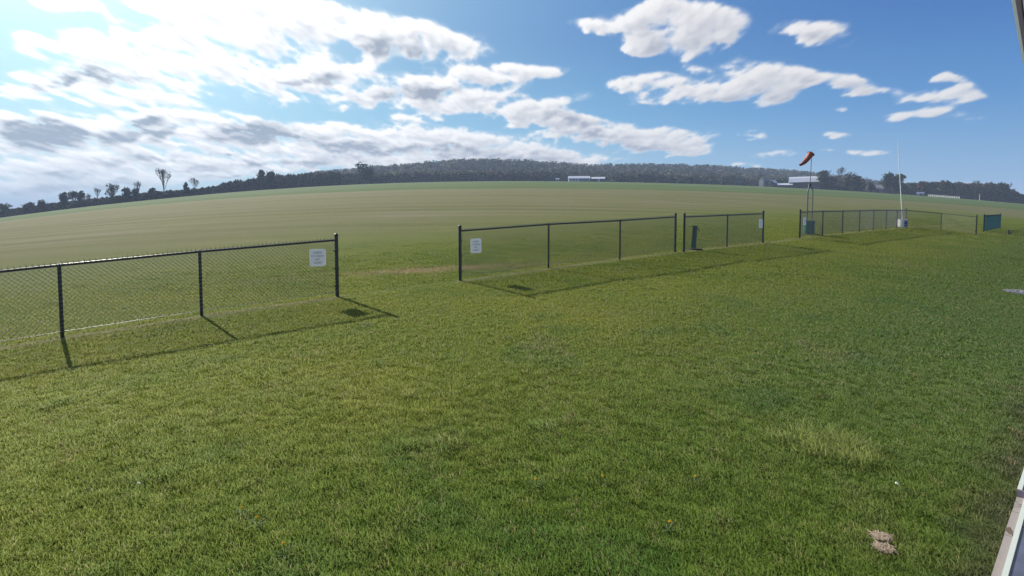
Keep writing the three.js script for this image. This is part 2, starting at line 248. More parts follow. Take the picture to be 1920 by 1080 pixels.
function clumps(list, r) {          // list of [x, y, z, size, tone]; each clump is three leafy shards turned at random
  const pos = [], col = [], nor = [], v = V(0, 0, 0), e = new THREE.Euler(), u = V(0, 0, 0);
  for (const [x, y, z, s, t, out] of list) for (let k = 0; k < 3; k++) {
    e.set(r() * 6.3, r() * 6.3, r() * 6.3); const q = s * (.7 + .6 * r()), P = [[-.5, -.3, 0], [.5, -.4 + .3 * r(), 0], [.1, .55, .1], [-.45, .35, -.1]], o = [(r() - .5) * s, (r() - .5) * s, (r() - .5) * s], pt = P.map((p) => v.set(...p).multiplyScalar(q).applyEuler(e).add(u.set(x + o[0], y + o[1], z + o[2])).toArray()), tone = t * (.82 + .36 * r());
    for (const i of [0, 1, 2, 0, 2, 3]) { pos.push(...pt[i]); col.push(tone * (.95 + .1 * r()), tone, tone * .95); nor.push(...out); }
  }
  const g = new THREE.BufferGeometry(); g.setAttribute('position', new THREE.Float32BufferAttribute(pos, 3)); g.setAttribute('normal', new THREE.Float32BufferAttribute(nor, 3)); g.setAttribute('color', new THREE.Float32BufferAttribute(col, 3)); return g;
}
// crown made of several uneven lobes; n clumps; density falls towards the outline
function crown(r, h, w, base, n, size, lobes = 7, tips) {
  const L = [], list = [];
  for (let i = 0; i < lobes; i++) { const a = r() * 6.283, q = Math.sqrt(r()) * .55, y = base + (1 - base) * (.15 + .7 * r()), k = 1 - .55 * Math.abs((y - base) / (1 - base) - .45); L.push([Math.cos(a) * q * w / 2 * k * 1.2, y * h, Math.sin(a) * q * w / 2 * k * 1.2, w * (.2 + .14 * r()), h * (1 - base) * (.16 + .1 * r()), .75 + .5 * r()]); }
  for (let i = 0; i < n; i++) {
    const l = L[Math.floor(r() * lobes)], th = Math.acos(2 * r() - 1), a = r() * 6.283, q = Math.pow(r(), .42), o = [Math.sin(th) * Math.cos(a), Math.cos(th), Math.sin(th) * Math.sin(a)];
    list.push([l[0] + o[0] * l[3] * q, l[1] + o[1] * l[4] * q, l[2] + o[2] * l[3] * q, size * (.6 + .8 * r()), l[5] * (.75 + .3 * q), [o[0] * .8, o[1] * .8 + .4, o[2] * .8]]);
  }
  if (tips) for (const t of tips) if (r() < .3) list.push([t.x, t.y, t.z, size * .7, .9 + .3 * r(), [t.x / w, .6, t.z / w]]);
  return clumps(list, r);
}
function conifer(r, h, w, n, size) { const list = []; for (let i = 0; i < n; i++) { const y = Math.pow(r(), 1.35), a = r() * 6.283, ring = .78 + .22 * Math.sin(y * 40 + 2 * Math.sin(a * 3)), q = (1 - y) * w / 2 * Math.sqrt(r() * .8 + .2) * ring; list.push([Math.cos(a) * q, h * (.05 + .95 * y), Math.sin(a) * q, size * (.5 + .7 * (1 - y)), .75 + .5 * r(), [Math.cos(a), .5, Math.sin(a)]]); } return clumps(list, r); }
const leafy = (r, g, b) => new THREE.MeshPhysicalMaterial({ color: new THREE.Color().setRGB(r, g, b), vertexColors: true, roughness: .9, transmission: .25, side: THREE.DoubleSide, specularIntensity: .2 });
const BARK = std(.06, .052, .048, .95), TONES = { olive: leafy(.062, .072, .034), green: leafy(.045, .075, .028), dark: leafy(.034, .050, .029), brown: leafy(.075, .06, .045), red: leafy(.085, .05, .042), pale: leafy(.10, .115, .055), grey: leafy(.07, .066, .058) };
function tree(label, u, d, h, w, kind, tone, seed, group) {       // u: bearing to the right of straight ahead (tangent)
  const r = rng(seed), x = u * d, o = thing(kind === 'shrub' ? 'bush' : kind === 'conifer' ? 'conifer_tree' : kind === 'bare' ? 'bare_tree' : 'broadleaf_tree', label, kind === 'shrub' ? 'bush' : 'tree', [x, height(x, d) - .1, -d], r() * 6.28, group), m = TONES[tone];
  if (kind === 'conifer') { part('trunk', bar(V(0, -.2, 0), V(0, h * .8, 0), h * .022, h * .006, 7), BARK, o); part('crown', conifer(r, h, w, 620, h * .10), m, o); return o; }
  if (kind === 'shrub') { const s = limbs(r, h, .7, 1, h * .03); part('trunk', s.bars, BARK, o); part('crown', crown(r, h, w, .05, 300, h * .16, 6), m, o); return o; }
  const s = limbs(r, h, kind === 'bare' ? .42 : .5, kind === 'bare' ? 4 : 3, h * (kind === 'bare' ? .017 : .02), 0, 3);
  const k = w / (2 * Math.max(...s.tips.map((t) => Math.hypot(t.x, t.z)))) * .95, ky = h / Math.max(...s.tips.map((t) => t.y)) * .97; s.tips.forEach((t) => { t.x *= k; t.z *= k; t.y *= ky; }); s.bars.forEach((b) => b.scale(k, ky, k));
  part('trunk', s.bars.slice(0, 2), BARK, o); part('limbs', s.bars.slice(2), BARK, o);
  if (kind === 'bare') part('crown', clumps(s.tips.filter(() => r() < .4).map((t) => [t.x, t.y, t.z, h * .016, .9, [t.x / w, .6, t.z / w]]), r), m, o);
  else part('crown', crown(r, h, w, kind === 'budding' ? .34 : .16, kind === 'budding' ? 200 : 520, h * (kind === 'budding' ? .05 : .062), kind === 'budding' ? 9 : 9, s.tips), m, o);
  return o;
}
const px = (u) => (u - 960) / 960;                 // bearing from a column of the 1920 wide view
const GL = 'single trees standing in the left hedgerow', GR = 'trees along the right edge of the field';
tree('low round bush at the far left end of the tree line', px(6), 292, 8.5, 9, 'leafy', 'dark', 101, GL);
tree('small rounded tree, first of three close together near the left edge', px(52), 292, 6.6, 5, 'leafy', 'dark', 102, GL);
tree('thin upright tree, second of three close together near the left edge', px(63), 293, 6.8, 3.6, 'budding', 'grey', 103, GL);
tree('broad low tree, third of three close together near the left edge', px(82), 290, 6.8, 6.5, 'leafy', 'dark', 104, GL);
tree('narrow leafy tree at the left end of the tall clump near the left edge', px(120), 290, 10, 4.6, 'leafy', 'dark', 105, GL);
tree('tallest leafy tree in the middle of the tall clump near the left edge', px(140), 291, 10.6, 6.5, 'budding', 'dark', 106, GL);
tree('airy tree at the right end of the tall clump near the left edge', px(156), 289, 9.6, 5, 'budding', 'dark', 107, GL);
tree('small bare sapling between the tall clump and a bare thin tree', px(168), 290, 8, 4, 'bare', 'grey', 108, GL);
tree('thin bare tree with few branches left of the crooked leafy tree', px(185), 290, 10.5, 4.5, 'bare', 'grey', 109, GL);
tree('crooked leafy tree leaning right, alone against bright cloud', px(211), 290, 11.3, 6.5, 'budding', 'dark', 110, GL).rotation.z = -.06;
tree('broad flat topped tree right of the crooked leafy tree', px(241), 290, 9.3, 6.6, 'leafy', 'dark', 111, GL);
tree('sparse tree with bare upper twigs left of the low round bush', px(262), 291, 12, 5.5, 'bare', 'grey', 112, GL);
tree('dense short tree under the bare twigs left of the big bare tree', px(257), 288, 7.6, 4, 'leafy', 'dark', 113, GL);
tree('low round bushy tree just left of the big vase shaped bare tree', px(286), 290, 6.8, 4.6, 'leafy', 'dark', 114, GL);
tree('big vase shaped bare tree, tallest above the left hedgerow', px(309), 282, 17.5, 11, 'bare', 'grey', 115, GL);
tree('small pointed tree right of the big bare tree', px(351), 300, 8.6, 3.2, 'leafy', 'dark', 116, GL);
tree('upright bare branched tree with some leaves, right of the small pointed tree', px(367), 300, 11, 6.5, 'bare', 'grey', 117, GL);
tree('rounded tree low in the hedgerow, left of the tall pair', px(443), 370, 8.2, 8.5, 'leafy', 'grey', 118, GL);
tree('tall open crowned tree with a see through gap, left of the pair', px(492), 360, 14.6, 7.5, 'budding', 'dark', 119, GL);
tree('tall slanting crowned tree, right of the pair in the hedgerow', px(509), 362, 13.4, 6.5, 'leafy', 'dark', 120, GL);
tree('low dense tree right of the tall pair', px(532), 365, 10.3, 9, 'leafy', 'grey', 121, GL);
tree('broad dark evergreen standing above the wood left of the hill', px(689), 420, 17.5, 17, 'leafy', 'dark', 122, GL);
tree('dense dark tree with a rounded top right beside the barn', px(1541), 372, 14.5, 11.5, 'leafy', 'dark', 130, GR);
tree('reddish tree low between the barn and the broad dark tree', px(1561), 368, 10.5, 9, 'budding', 'red', 131, GR);
tree('tall feathery half bare tree rising behind the broad dark tree', px(1573), 372, 18, 7.5, 'bare', 'olive', 132, GR);
tree('large broad dark tree right of the barn, densest of them', px(1592), 345, 13.2, 13.5, 'leafy', 'dark', 133, GR);
tree('brownish rounded tree right of the broad dark tree', px(1615), 352, 9, 6.5, 'budding', 'brown', 134, GR);
tree('small dark tree left of the grey farm roof', px(1629), 345, 7, 5.6, 'leafy', 'dark', 135, GR);
tree('big rounded tree on the left of the pair by the white pole', px(1663), 340, 13.6, 11, 'leafy', 'dark', 136, GR);
tree('big spreading tree on the right of the pair, behind the white pole', px(1684), 338, 13, 10, 'leafy', 'green', 137, GR);
tree('slim tree tops above the row, first of two right of the white pole', px(1764), 335, 11.4, 4.6, 'budding', 'grey', 138, GR);
tree('slim rounded tree above the row, second of two right of the white pole', px(1775), 333, 11.2, 4.6, 'budding', 'brown', 139, GR);
tree('wide reddish brown tree in the middle of the right hand row', px(1794), 330, 11, 9.5, 'budding', 'brown', 140, GR);
tree('tall bare topped tree over the right hand row, above the teal fence', px(1826), 326, 13, 7, 'bare', 'olive', 141, GR);
tree('pale grey feathery tree near the right end of the row', px(1852), 322, 12.4, 6, 'budding', 'grey', 142, GR);
tree('dark sloping topped tree ending the right hand row', px(1877), 320, 12.5, 9, 'leafy', 'dark', 143, GR);
tree('dark bush at the foot of the right hand row, far right end', px(1897), 318, 6, 9, 'leafy', 'dark', 144, GR);
const GB = 'small bushes along the far edge of the field';
for (const [u, d, h, w, s, l] of [[1214, 400, 2.6, 5, 201, 'dark low bush on the green strip, leftmost of the far bushes'], [1240, 398, 2.2, 5.5, 202, 'flat dark bush on the green strip, second from the left'], [1258, 402, 4.6, 6, 203, 'taller dark bush on the green strip, below the hill wood'], [1276, 400, 3.2, 7, 204, 'wide low bush right of the taller dark bush'], [1292, 398, 5, 5.5, 205, 'upright pale bush left of the utility pole'], [1332, 396, 2.4, 4.5, 206, 'little round bush just left of the utility pole'], [1357, 395, 2.8, 6, 207, 'little dark bush just right of the utility pole']]) tree(l, px(u), d, h, w, 'shrub', s % 2 ? 'dark' : 'green', s, GB);

// ---------------------------------------------------------------- woods that read as one mass
function wood(name, label, proto, list, mat, seed) {
  const o = new THREE.InstancedMesh(proto, mat, list.length), r = rng(seed), m = new THREE.Matrix4(), q = new THREE.Quaternion(), c = new THREE.Color();
  list.forEach(([x, d, h, w, col], i) => { q.setFromAxisAngle(V(0, 1, 0), r() * 6.283); m.compose(V(x, height(x, d) - .25, -d), q, V(w, h, w * (.85 + .3 * r()))); o.setMatrixAt(i, m); o.setColorAt(i, c.setRGB(...col)); });
  return stuff(name, o, label, 'woodland');
}
const woodTree = (seed, n, size, base) => { const r = rng(seed), t = [[-.5, 0], [0, 0]]; const g = crown(r, 1, 1, base, n, size, 8); const tr = bar(V(0, -.05, 0), V(0, .6, 0), .022, .012, 4, true).toNonIndexed(); tr.deleteAttribute('uv'); tr.setAttribute('color', new THREE.Float32BufferAttribute(new Float32Array(tr.attributes.position.count * 3).fill(.55), 3)); return mergeGeometries([g, tr]); };
const WM = new THREE.MeshPhysicalMaterial({ vertexColors: true, roughness: .95, transmission: .2, side: THREE.DoubleSide, specularIntensity: .15 });
const palette = (r, warm) => { const k = r(); return k < .28 ? [.066, .066, .040] : k < .48 ? [.050, .066, .030] : k < .66 ? [.082, .064, .05] : k < .84 - .08 * warm ? [.095, .115, .045] : k < .93 ? [.100, .056, .046] : [.026, .036, .025]; };
const shade = (c, t) => c.map((x) => x * t);
{
  const r = rng(301), hill = [], low = [];
  for (let d = 505; d < 880; d += 8.5) for (let x = -470; x < 640; x += 8) {
    const X = x + (r() - .5) * 7.5, D = d + (r() - .5) * 8, u = X / D * 960 + 960; if (u < 560 || u > 1700) continue;
    const n = fbm(X * .012, D * .012, 3); 
    hill.push([X, D, HILL_TREE * (.5 + .55 * r()), 9 + 9 * r(), shade(palette(r, n > 0 ? 1 : 0), (.55 + .6 * r()) * (.85 + 1.1 * Math.max(0, n)))]);
  }
  wood('hill_woodland', 'woodland covering the low hill across the middle of the horizon', woodTree(311, 110, .13, .06), hill, WM, 321);
  const top = table([[560, 9], [640, 10.5], [680, 9], [760, 9], [860, 8.5], [1000, 9], [1060, 7.5], [1140, 7], [1180, 8], [1250, 7.5], [1330, 8], [1420, 8.5], [1500, 8], [1560, 7]]);
  for (let u = 560; u < 1560; u += 2.2) for (let k = 0; k < 3; k++) { const U = u + (r() - .5) * 3, D = 455 + k * 14 + 10 * r(), X = px(U) * D; if (U > 1050 && U < 1150 && k < 2) continue; low.push([X, D, top(U) * (.55 + .6 * r()), 6 + 6 * r(), shade(palette(r, 0), .72 + .7 * r())]); }
  wood('hedgerow', 'hedgerow of budding trees at the foot of the wooded hill', woodTree(312, 80, .15, .04), low, WM, 322);
  const left = [], hl = table([[-60, 5], [0, 5.2], [60, 4.8], [130, 5.4], [200, 5], [260, 5], [300, 5.4], [330, 5], [360, 4.8], [420, 6.2], [450, 7.2], [480, 7.6], [520, 9.6], [560, 9], [600, 9.8], [640, 10]]);
  for (let u = -60; u < 640; u += 1.5) for (let k = 0; k < 3; k++) { const U = u + (r() - .5) * 3, D = mix(292, 400, clamp((u - 300) / 300)) + 4 + k * 6 + 5 * r(), X = px(U) * D; left.push([X, D, hl(U) * (U < 420 ? .8 : 1) * (.4 + .65 * r()), 3 + 3 * r(), shade(palette(r, 0), .7 + .5 * r())]); }
  wood('hedgerow', 'dusky hedgerow running along the left horizon', woodTree(313, 80, .15, .02), left, WM, 323);
  const right = [], hr = table([[1545, 5], [1600, 5], [1640, 5], [1700, 7], [1722, 8.2], [1745, 8.6], [1765, 8], [1800, 8.4], [1830, 9], [1860, 9.5], [1885, 8], [1905, 5], [1990, 6]]);
  for (let u = 1540; u < 1990; u += 1.6) for (let k = 0; k < 4; k++) { const U = u + (r() - .5) * 3, D = mix(372, 318, clamp((u - 1600) / 250)) + 5 + k * 8 + 6 * r(), X = px(U) * D; right.push([X, D, hr(U) * (.55 + .7 * r()), 4.5 + 4.5 * r(), shade(palette(r, 1), .6 + .6 * r())]); }
  wood('hedgerow', 'dark wooded row along the right horizon behind the white rail fence', woodTree(314, 80, .15, .02), right, WM, 324);
}
// far blue ridge beyond the right end of the row
{ const pos = [], idx = [], N = 60; for (let i = 0; i <= N; i++) { const t = i / N, b = mix(.86, 1.35, t), x = b * 2600, d = 2600, y0 = height(x, d), e = EYE + (406 - mix(392, 366, sstep(.08, .2, t)) + 2.5 * noise(t * 14, 3)) / 960 * d; pos.push(x, y0 - 60, -d, x * 1.01, e, -d * 1.02, x * 1.2, y0 - 60, -d * 1.25); if (i < N) { const a = i * 3; for (const [p, q, s] of [[0, 3, 1], [1, 3, 4], [1, 4, 2], [2, 4, 5]]) idx.push(a + p, a + q, a + s); } } const g = new THREE.BufferGeometry(); g.setAttribute('position', new THREE.Float32BufferAttribute(pos, 3)); g.setIndex(idx); g.computeVertexNormals(); struct('hills', g, std(.045, .055, .04, .95, { side: THREE.DoubleSide, specularIntensity: .1 }), 'distant wooded ridge at the far right'); }

// ---------------------------------------------------------------- farm buildings
function gable(w, d, wall, rise, over, kink = 0) {   // roof slopes as two thick slabs (or four, for a kinked barn roof); ridge along x
  const prof = kink ? [[-d / 2 - over, wall - .25], [-d * .30, wall + rise * .68], [0, wall + rise], [d * .30, wall + rise * .68], [d / 2 + over, wall - .25]] : [[-d / 2 - over, wall - over * rise / d * 2], [0, wall + rise], [d / 2 + over, wall - over * rise / d * 2]];
  const out = []; for (let i = 0; i + 1 < prof.length; i++) { const a = V(0, prof[i][1], prof[i][0]), b = V(0, prof[i + 1][1], prof[i + 1][0]), L = a.distanceTo(b), g = new THREE.BoxGeometry(w + over * 1.2, .18, L + .02); g.rotateX(-Math.atan2(b.y - a.y, b.z - a.z)); g.translate(0, (a.y + b.y) / 2 + .09, (a.z + b.z) / 2); out.push(g); } return out;
}
function gableWall(w, d, wall, rise, kink = 0) { const s = new THREE.Shape(); s.moveTo(-d / 2, 0); s.lineTo(d / 2, 0); s.lineTo(d / 2, wall); if (kink) s.lineTo(d * .3, wall + rise * .66); s.lineTo(0, wall + rise); if (kink) s.lineTo(-d * .3, wall + rise * .66); s.lineTo(-d / 2, wall); const g = new THREE.ExtrudeGeometry(s, { depth: w, bevelEnabled: false }); g.translate(0, 0, -w / 2); g.rotateY(Math.PI / 2); return g; }
function ground3(u, d, y = 0) { const x = px(u) * d; return [x, height(x, d) + y, -d]; }
const face = (u) => -Math.atan(px(u));               // a house turned to face the airfield camera side
const tin = std(.58, .60, .66, .4, { metalness: .15 }), tin2 = std(.45, .47, .55, .45), oldRed = std(.05, .034, .036, .9), whiteWall = std(.36, .38, .43, .7), blueWall = std(.10, .16, .22, .7), hole = std(.015, .016, .02, .8), greyRoof = std(.11, .115, .14, .7);
{
  const o = thing('barn', 'big dark barn with a long pale metal roof behind the windsock', 'barn', ground3(1507, 380, -.3), face(1507) - .05);
  part('wall', gableWall(20, 9.5, 4.9, 4.0, 1), oldRed, o); part('roof', gable(20, 9.5, 4.9, 4.0, .7, 1), tin, o);
  part('stone_foot', box(20.1, .9, 9.6, 0, .45, 0), std(.07, .06, .06, .9), o);
  const dr = part('sliding_door', box(3.6, 3.2, .12, -3, 2.1, 4.82), std(.03, .022, .024, .9), o); part('door_rail', box(7, .14, .14, 0, 1.72, .06).translate(-2, 2.1, 4.82), hole, dr);
  for (const x of [-8, 3.2, 6.2, 8.6]) part('window', box(.9, .8, .1, x, 2.6, 4.8), hole, o);
  for (let i = 0; i < 9; i++) part('roof_seam', box(.08, .06, 3.6, -9 + i * 2.25, 0, 0).rotateX(.9).translate(0, 6.5, 3.95), tin2, o);
  const an = thing('shed', 'long low shed with a pale roof joined to the left of the big barn', 'shed', ground3(1468, 384, -.2), face(1468) - .05);
  part('wall', gableWall(11, 6, 1.9, 1.3), std(.10, .09, .10, .9), an); part('roof', gable(11, 6, 1.9, 1.3, .4), tin, an); for (const x of [-3.5, -1, 1.5, 4]) part('doorway', box(1.5, 1.4, .1, x, .75, 3.02), hole, an);
  const gh = thing('shed', 'small white gabled shed with a dark doorway left of the long low shed', 'shed', ground3(1448, 384, -.2), face(1448) + 1.15);
  part('wall', gableWall(5, 3.6, 3.2, 2.0), oldRed, gh); part('white_front', box(.06, 3.0, 1.0, 2.54, 1.6, -1.2), whiteWall, gh); part('roof', gable(5, 3.6, 3.2, 2.0, .35), tin, gh); part('doorway', box(.1, 2.3, 1.7, 2.52, 1.2, 0), hole, gh); part('barge_board', box(.1, .25, 2.6, 0, 0, 0).rotateX(.86).translate(2.75, 4.4, 1.0), whiteWall, gh);
  const ho = thing('house', 'bluish two storey farmhouse among trees left of the barn', 'house', ground3(1431, 410, 0), face(1431) + .7);
  part('wall', gableWall(6, 5.2, 4.6, 2.4), std(.045, .055, .08, .8), ho); const rf = part('roof', gable(6, 5.2, 4.6, 2.4, .4), greyRoof, ho); part('chimney', box(.6, 1.2, .6, -1.6, 7.2, .3), std(.14, .10, .09, .9), rf);
  for (const [x, y] of [[-1.5, 1.4], [1.5, 1.4], [-1.5, 3.6], [1.5, 3.6]]) { const w = part('window', box(.9, 1.2, .08, x, y, 2.62), whiteWall, ho); part('pane', box(.7, 1, .03, x, y, 2.68), hole, w); } for (const z of [-1, 1]) { const w = part('window', box(.08, 1.2, .9, -3.03, 3.2, z), whiteWall, ho); part('pane', box(.03, 1, .7, -3.09, 3.2, z), hole, w); }
}
{
  const o = thing('farm_building', 'long pale blue and white farm building below the wooded hill', 'barn', ground3(1085, 425, -.1), face(1085) + .06);
  part('wall', gableWall(17.5, 8, 2.5, 1.9), whiteWall, o); part('roof', gable(17.5, 8, 2.5, 1.9, .5), tin, o); part('blue_wall', box(8, 1.9, .1, 3.6, 1.2, 4.05), blueWall, o); for (const x of [-6.8, -4.4, -2]) part('window', box(1, .8, .08, x, 1.5, 4.05), hole, o); part('door', box(1.4, 2, .09, -.2, 1, 4.05), std(.7, .7, .72, .6), o);
  const w = thing('farm_building', 'dark walled farm building with a pale roof, right of the long pale one', 'barn', ground3(1121, 422, -.1), face(1121) - .04);
  part('wall', gableWall(10.5, 7, 2.4, 1.5), std(.05, .06, .09, .8), w); part('roof', gable(10.5, 7, 2.4, 1.5, .5), tin, w); part('door', box(1.8, 2, .1, .6, 1, 3.54), whiteWall, w); part('gate', box(2.2, 1.7, .08, -3, .9, 3.54), hole, w);
  const s = thing('shed', 'little white shed at the edge of the field left of the pale farm building', 'shed', ground3(1045, 430, -.1), face(1045));
  part('wall', gableWall(3, 2.6, 1.7, .9), std(.3, .31, .34, .8), s); part('roof', gable(3, 2.6, 1.7, .9, .2), tin2, s); part('doorway', box(.9, 1.4, .06, 0, .75, 1.32), hole, s);
}
{
  const o = thing('farmhouse', 'building with a sloping grey roof left of the big tree pair', 'house', ground3(1640, 350, -.2), face(1640) - .25);
  part('wall', gableWall(10, 8, 2.2, 3.2), std(.16, .17, .2, .8), o); part('roof', gable(10, 8, 2.2, 3.2, .5), greyRoof, o); part('ridge_cap', box(10.5, .14, .5, 0, 5.65, 0), whiteWall, o); part('window', box(1, .9, .08, -2, 1.3, 4.02), hole, o); part('door', box(1, 1.9, .08, 2, .95, 4.02), hole, o);
  const s = thing('shed', 'small white shed half hidden in the right hand row of trees', 'shed', ground3(1723, 325, -.1), face(1723)); part('wall', gableWall(3.6, 3, 1.5, .8), std(.22, .23, .27, .8), s); part('roof', gable(3.6, 3, 1.5, .8, .25), tin2, s); part('doorway', box(1, 1.2, .06, .4, .65, 1.52), hole, s);
}
// white rail fence at the right edge of the field
{
  const a = ground3(1738, 312), b = ground3(1796, 296), A = V(...a), B = V(...b), o = thing('rail_fence', 'long white rail fence in front of the right hand row of trees', 'fence', a), n = 14, w = std(.6, .6, .6, .7);
  for (let i = 0; i <= n; i++) { const p = A.clone().lerp(B, i / n); p.y = height(p.x, -p.z); part('post', box(.22, 1.35, .22).translate(p.x - A.x, p.y - A.y + .6, p.z - A.z), w, o); if (i < n) { const q = A.clone().lerp(B, (i + 1) / n); q.y = height(q.x, -q.z); for (const y of [.5, 1.1]) { const c = p.clone().add(q).multiplyScalar(.5).sub(A), dd = q.clone().sub(p), g = box(dd.length(), .15, .05); g.rotateY(Math.atan2(-dd.z, dd.x)); part('rail', g.translate(c.x, c.y + y, c.z), w, o); } } }
  const mk = (label, u, d, h, r, m, cross) => { const t = thing('utility_pole', label, 'pole', ground3(u, d, -.2)); part('pole_shaft', bar(V(0, 0, 0), V(0, h, 0), r, r * .7, 7), m, t); if (cross) { part('cross_arm', box(1.8, .14, .14, 0, h - .6, .12), m, t); for (const x of [-.8, 0, .8]) part('insulator', new THREE.CylinderGeometry(.05, .06, .2, 6).translate(x, h - .43, .12), tin2, t); } else part('pole_cap', new THREE.CylinderGeometry(r, r, .12, 7).translate(0, h, 0), m, t); };
  mk('thin pale utility pole in front of the hill wood, between two little bushes', 1351, 400, 9.2, .17, std(.22, .21, .2, .8), true); mk('short pale post in front of the right hand row, above the teal fence', 1834, 300, 3.9, .19, std(.5, .5, .52, .7), false);
}

// ---------------------------------------------------------------- chain-link fences
const COAT = std(.022, .026, .030, .34, { specularIntensity: .7 }), WIRE = std(.15, .155, .16, .4), GREENCOAT = std(.004, .028, .036, .6, { specularIntensity: .4 }), GREENWIRE = std(.003, .040, .058, .7, { specularIntensity: .25 });
const RAIL = 1.17, at = (x, d, y = 0) => V(x, height(x, d) + y, -d);
function postGeometry(h, r) { return [new THREE.CylinderGeometry(r, r, h + .06, 14).translate(0, h / 2 - .03, 0)]; }
function fabric(L, drop, y0, y1) {         // woven wire diamonds, L long, sheared by drop
  const s = .0707, h = y1 - y0, q = []; let r = .0030;
  const wire = (u0, v0, u1, v1, z) => { const a = V(u0, v0 + drop * u0 / L, z), b = V(u1, v1 + drop * u1 / L, z), d = b.clone().sub(a).normalize(), n = V(-d.y, d.x, 0).multiplyScalar(r), k = V(0, 0, r), P = [n, n.clone().multiplyScalar(-.5).addScaledVector(k, .87), n.clone().multiplyScalar(-.5).addScaledVector(k, -.87)]; for (let i = 0; i < 3; i++) { const p = P[i], o = P[(i + 1) % 3], A = a.clone().add(p), B = a.clone().add(o), C = b.clone().add(o), E = b.clone().add(p); for (const v of [A, C, B, A, E, C]) q.push(v.x, v.y, v.z); } };
  for (let c = -h; c < L; c += s) { let u0 = c, v0 = 0, u1 = c + h, v1 = h; if (u0 < 0) { v0 = -u0; u0 = 0; } if (u1 > L) { v1 -= u1 - L; u1 = L; } if (u1 - u0 > .01) wire(u0, y0 + v0, u1, y0 + v1, .0025); }
  for (let c = 0; c < L + h; c += s) { let u0 = c, v0 = 0, u1 = c - h, v1 = h; if (u0 > L) { v0 = u0 - L; u0 = L; } if (u1 < 0) { v1 += u1; u1 = 0; } if (u0 - u1 > .01) wire(u0, y0 + v0, u1, y0 + v1, -.0025); }
  const r0 = r; r = .0048; for (let c = s / 2; c < L; c += s) { wire(c, y1 - .02, c + .004, y1 + .016, 0); wire(c, y0 + .01, c + .004, y0 - .016, 0); } r = r0;   // twisted ends
  const g = new THREE.BufferGeometry(); g.setAttribute('position', new THREE.Float32BufferAttribute(q, 3)); g.computeVertexNormals(); return g;
}
function fence(label, pts, coat = COAT, wireMat = WIRE, group = 'chain-link fence sections along the flight line') {
  const o = thing('chain_link_fence', label, 'fence', at(pts[0][0], pts[0][1]).toArray(), 0, group), O = o.position, loc = (p, y) => at(p[0], p[1], y).sub(O);
  pts.forEach((p, i) => {
    const end = p[2] === 'end', h = end ? 1.275 : RAIL + .015, r = end ? .036 : .026, b = loc(p, 0), m = part('post', postGeometry(h, r), coat, o); m.position.copy(b);
    const cap = part('post_cap', end ? [new THREE.SphereGeometry(r * 1.12, 12, 8, 0, 6.2832, 0, 1.6).scale(1, .85, 1), new THREE.CylinderGeometry(r * 1.12, r * 1.12, .03, 12).translate(0, -.015, 0)] : [new THREE.TorusGeometry(.03, .009, 6, 12).rotateY(Math.atan2(WALL.dx, WALL.dd) + 1.5708)], coat, m); cap.position.set(0, end ? h : RAIL, 0);
    if (end) for (const y of [.22, .58, .95]) { const band = part('tension_band', new THREE.CylinderGeometry(r + .005, r + .005, .024, 12), coat, m); band.position.y = y; const q = pts[i ? i - 1 : 1], dir = loc(q, 0).sub(b).setY(0).normalize(), bolt = part('band_bolt', bar(dir.clone().multiplyScalar(r), dir.clone().multiplyScalar(r + .035), .012), coat, m); bolt.position.y = y; }
  });
  for (let i = 0; i + 1 < pts.length; i++) {
    const a = loc(pts[i], 0), b = loc(pts[i + 1], 0), flat = V(b.x - a.x, 0, b.z - a.z), L = flat.length();
    part('top_rail', bar(a.clone().setY(a.y + RAIL), b.clone().setY(b.y + RAIL), .0215, .0215, 10), coat, o);
    const m = part('chain_link_mesh', fabric(L, b.y - a.y, .10, RAIL + .045), wireMat, o); m.position.copy(a); m.rotation.y = Math.atan2(-flat.z, flat.x); const side = V(-flat.z, 0, flat.x).normalize().multiplyScalar(.03); if (side.z < 0) side.negate(); m.position.add(side);
    part('tension_wire', bar(a.clone().setY(a.y + .1).add(side), b.clone().setY(b.y + .1).add(side), .0035, .0035, 5), wireMat, o);
  }
  return o;
}
fence('black chain-link fence at the left edge, in front of the hazy field', [[-15.6, 3.0], [-13.5, 4.3], [-11.4, 5.6], [-9.3, 6.9], [-7.28, 8.2], [-5.65, 9.24], [-3.61, 10.51, 'end']]);
fence('black chain-link fence in the middle, between the worn path gap and the narrow gap', [[-1.22, 12.0, 'end'], [.98, 13.72], [3.19, 15.11], [5.44, 17.04, 'end']]);
fence('short black two-bay chain-link fence right of the narrow gap, green pillar behind it', [[5.75, 17.09, 'end'], [7.93, 18.86], [10.14, 20.68, 'end']]);
fence('long black chain-link fence with a corner, in front of the windsock and white pole', [[13.1, 23.3, 'end'], [15.3, 25.23], [17.29, 26.8], [19.35, 28.53], [21.44, 30.4], [23.39, 32.03], [25.34, 33.74], [27.31, 35.54, 'end'], [29.31, 34.99], [30.43, 33.56, 'end']]);
fence('dark teal chain-link fence seen almost end on near the right edge', [[34.36, 37.3, 'end'], [35.9, 38.65], [37.4, 40.0], [38.9, 41.35], [40.45, 42.7], [42.02, 44.09, 'end']], GREENCOAT, GREENWIRE);

